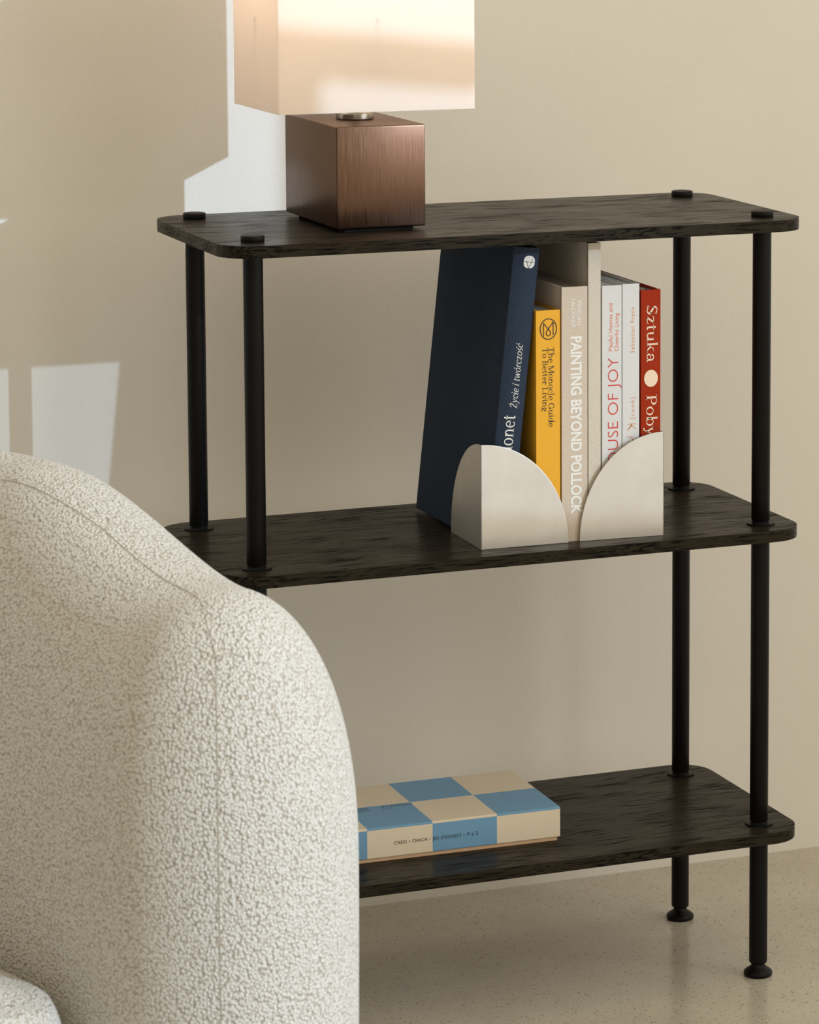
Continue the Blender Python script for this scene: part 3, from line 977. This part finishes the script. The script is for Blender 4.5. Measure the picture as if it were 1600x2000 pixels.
def shell():
    P = chair_path()
    n = len(P)
    # running length and normals
    tang = []
    for i in range(n):
        a, b = P[max(0, i - 1)], P[min(n - 1, i + 1)]
        d = Vector((b[0] - a[0], b[1] - a[1])).normalized()
        tang.append(d)
    run = [0.0]
    for i in range(1, n):
        run.append(run[-1] + math.hypot(P[i][0] - P[i - 1][0], P[i][1] - P[i - 1][1]))
    tot = run[-1]
    def top(r):
        q = min(r, tot - r)
        u = min(1.0, max(0.0, q / 0.30))
        return 0.650 + 0.075 * (u * u * (3 - 2 * u))
    # plan outline: outer side (back end to front), front cap, inner side
    rows = []
    NC = 40
    # each outline station: (center point, direction outwards, run)
    stations = []
    for i in range(n - 1, 0, -1):              # outer side from far arm to near arm
        nrm = Vector((tang[i].y, -tang[i].x))
        stations.append((P[i], nrm, run[i]))
    for k in range(NC + 1):                    # near front cap
        a = math.pi * k / NC
        nrm = Vector((-math.sin(a), -math.cos(a)))
        stations.append((P[0], nrm, 0.0))
    for i in range(1, n):                      # inner side
        nrm = Vector((-tang[i].y, tang[i].x))
        stations.append((P[i], nrm, run[i]))
    for k in range(1, NC):                     # far front cap
        a = math.pi * k / NC
        nrm = Vector((-math.sin(a), math.cos(a)))
        stations.append((P[n - 1], nrm, tot))
    NZ = 60
    vs, fs = [], []
    m_ = len(stations)
    for si, (c, nr, r) in enumerate(stations):
        H = top(r)
        z0 = 0.39
        for k in range(NZ + 1):
            u = k / NZ
            if u < 0.4:
                z = 0.05 + (z0 - 0.05) * (u / 0.4)
                rad = AR * (1.0 - 0.035 * ((z0 - z) / z0) ** 1.5)
                if u == 0:
                    rad = AR * 0.93
            else:
                th = (u - 0.4) / 0.6 * math.pi / 2
                e = 0.88
                z = z0 + (H - z0) * math.sin(th) ** e
                rad = AR * max(0.0, math.cos(th)) ** e
            p = Vector(c) + nr * rad
            x, y = loc2(p.x, p.y)
            vs.append([x, y, z])
    for i in range(m_):
        j = (i + 1) % m_
        for k in range(NZ):
            fs.append((i * (NZ + 1) + k, i * (NZ + 1) + k + 1, j * (NZ + 1) + k + 1, j * (NZ + 1) + k))
    fs.append([i * (NZ + 1) for i in range(m_)])
    # seams: grooves pressed into the upholstery along the cap and the ridge
    o = mesh_obj('shell', vs, fs, BOUCLE, chair, smooth=True)
    bm = bmesh.new()
    bm.from_mesh(o.data)
    bmesh.ops.remove_doubles(bm, verts=bm.verts, dist=0.0004)
    bmesh.ops.recalc_face_normals(bm, faces=bm.faces)
    bm.to_mesh(o.data)
    bm.free()
    o.data.polygons.foreach_set('use_smooth', [True] * len(o.data.polygons))
    return o
shell()

def cushion(name, s0, s1, l0, l1, z0, z1, r, material):
    n = 20
    bm = bmesh.new()
    hs, hl, hz = (s1 - s0) / 2, (l1 - l0) / 2, (z1 - z0) / 2
    cs, cl, cz = (s1 + s0) / 2, (l1 + l0) / 2, (z1 + z0) / 2
    bmesh.ops.create_cube(bm, size=2.0)
    bmesh.ops.subdivide_edges(bm, edges=bm.edges[:], cuts=n, use_grid_fill=True)
    for v in bm.verts:
        q = Vector((v.co.x * hs, v.co.y * hl, v.co.z * hz))
        core = Vector((max(-hs + r, min(hs - r, q.x)), max(-hl + r, min(hl - r, q.y)), max(-hz + r * 0.8, min(hz - r * 0.8, q.z))))
        d = q - core
        if d.length > 1e-9:
            q = core + d.normalized() * min(r, max(abs(d.x), abs(d.y), abs(d.z)))
        q.z += 0.018 * (1 - (q.x / hs) ** 2) * (1 - (q.y / hl) ** 2) * (1 if q.z > 0 else 0)
        x, y = loc2(q.x + cs, q.y + cl)
        v.co = (x, y, q.z + cz)
    bmesh.ops.recalc_face_normals(bm, faces=bm.faces)
    return bm_obj(name, bm, material, chair, smooth=True)
cushion('seat_cushion', -0.005, 0.44, 0.150, 0.59, 0.08, 0.300, 0.06, BOUCLE)
pl = [loc2(s_, l_) for s_, l_ in ((0.0, -0.09), (0.0, 0.83), (0.60, 0.83), (0.60, -0.09))]
bm = bmesh.new()
extrude_outline(bm, pl[::-1], 0.0, 0.055, 0.004, 2)
bmesh.ops.recalc_face_normals(bm, faces=bm.faces)
bm_obj('plinth', bm, BLACK, chair)

def surf(s, a, th, lift=0.0):
    """point on the near arm: a = angle round the front cap (degrees, 90 = front), th = height angle over the dome"""
    u = min(1.0, s / 0.30)
    H = 0.650 + 0.075 * (u * u * (3 - 2 * u))
    a, th = a * D2R, th * D2R
    if s <= 0:
        n_ = (-math.sin(a), -math.cos(a))
    else:
        n_ = (0.0, -math.cos(a))
    r = AR * max(0.0, math.cos(th)) ** 0.88 + lift
    z = 0.39 + (H - 0.39) * math.sin(th) ** 0.88 + lift * math.sin(th)
    x, y = loc2(s + n_[0] * r, n_[1] * r)
    return Vector((x, y, z))

def tube(name, pts, r, material, parent, sides=6):
    vs, fs = [], []
    n = len(pts)
    for i, p in enumerate(pts):
        t = (pts[min(n - 1, i + 1)] - pts[max(0, i - 1)]).normalized()
        a = t.orthogonal().normalized()
        if i and a.dot(pa) < 0:
            pass
        b = t.cross(a)
        pa = a
        for k in range(sides):
            w = 2 * math.pi * k / sides
            vs.append(p + a * (r * math.cos(w)) + b * (r * math.sin(w)))
    for i in range(n - 1):
        for k in range(sides):
            j = (k + 1) % sides
            fs.append((i * sides + k, i * sides + j, (i + 1) * sides + j, (i + 1) * sides + k))
    return mesh_obj(name, vs, fs, material, parent, smooth=True)

path = []
for k in range(20):
    z = 0.06 + (0.39 - 0.06) * k / 20
    rr = AR * (1.0 - 0.035 * ((0.39 - z) / 0.39) ** 1.5) + 0.0003
    a = 125 * D2R
    x, y = loc2(-math.sin(a) * rr, -math.cos(a) * rr)
    path.append(Vector((x, y, z)))
for k in range(12):
    path.append(surf(0, 125, 53 * k / 12, 0.0003))
for a, th in ((125, 53), (127, 57), (130, 62), (134, 68), (142, 75), (160, 80)):
    path.append(surf(0, a, th, 0.0003))
for k in range(1, 25):
    s_ = 0.30 * k / 24
    path.append(surf(s_, 180, 82 - 8 * max(0, s_ - 0.15) / 0.15, 0.0003))
tube('seam', path, 0.0004, SEAM, chair)
tube('seam', [surf(0, 125 - 17 * k / 8, 53 + 1.5 * math.sin(k / 8 * math.pi), 0.0002) for k in range(9)], 0.0010, SEAM, chair)

# ------------------------------------------------------------------ lettering and fittings belong to the part they sit on
for o in list(COL.objects):
    nm = o.name.split('.')[0]
    if o.parent and (nm.endswith('lettering') or nm in ('publisher_badge', 'badge_lines', 'emblem', 'spine_dot')):
        host = [c for c in o.parent.children if c.name.split('.')[0] in ('cover', 'lid')][0]
        o.parent = host
    elif nm == 'shade_carrier':
        o.parent = [c for c in lamp.children if c.name.startswith('lamp_shade')][0]
    elif nm == 'base_pad':
        o.parent = [c for c in lamp.children if c.name.startswith('base_block')][0]
for o in COL.objects:
    if o.parent is None and o.get('category') == 'book':
        o['group'] = 'books between the bookends'
    elif o.parent is None and o.get('category') == 'bookend':
        o['group'] = 'pair of steel bookends'
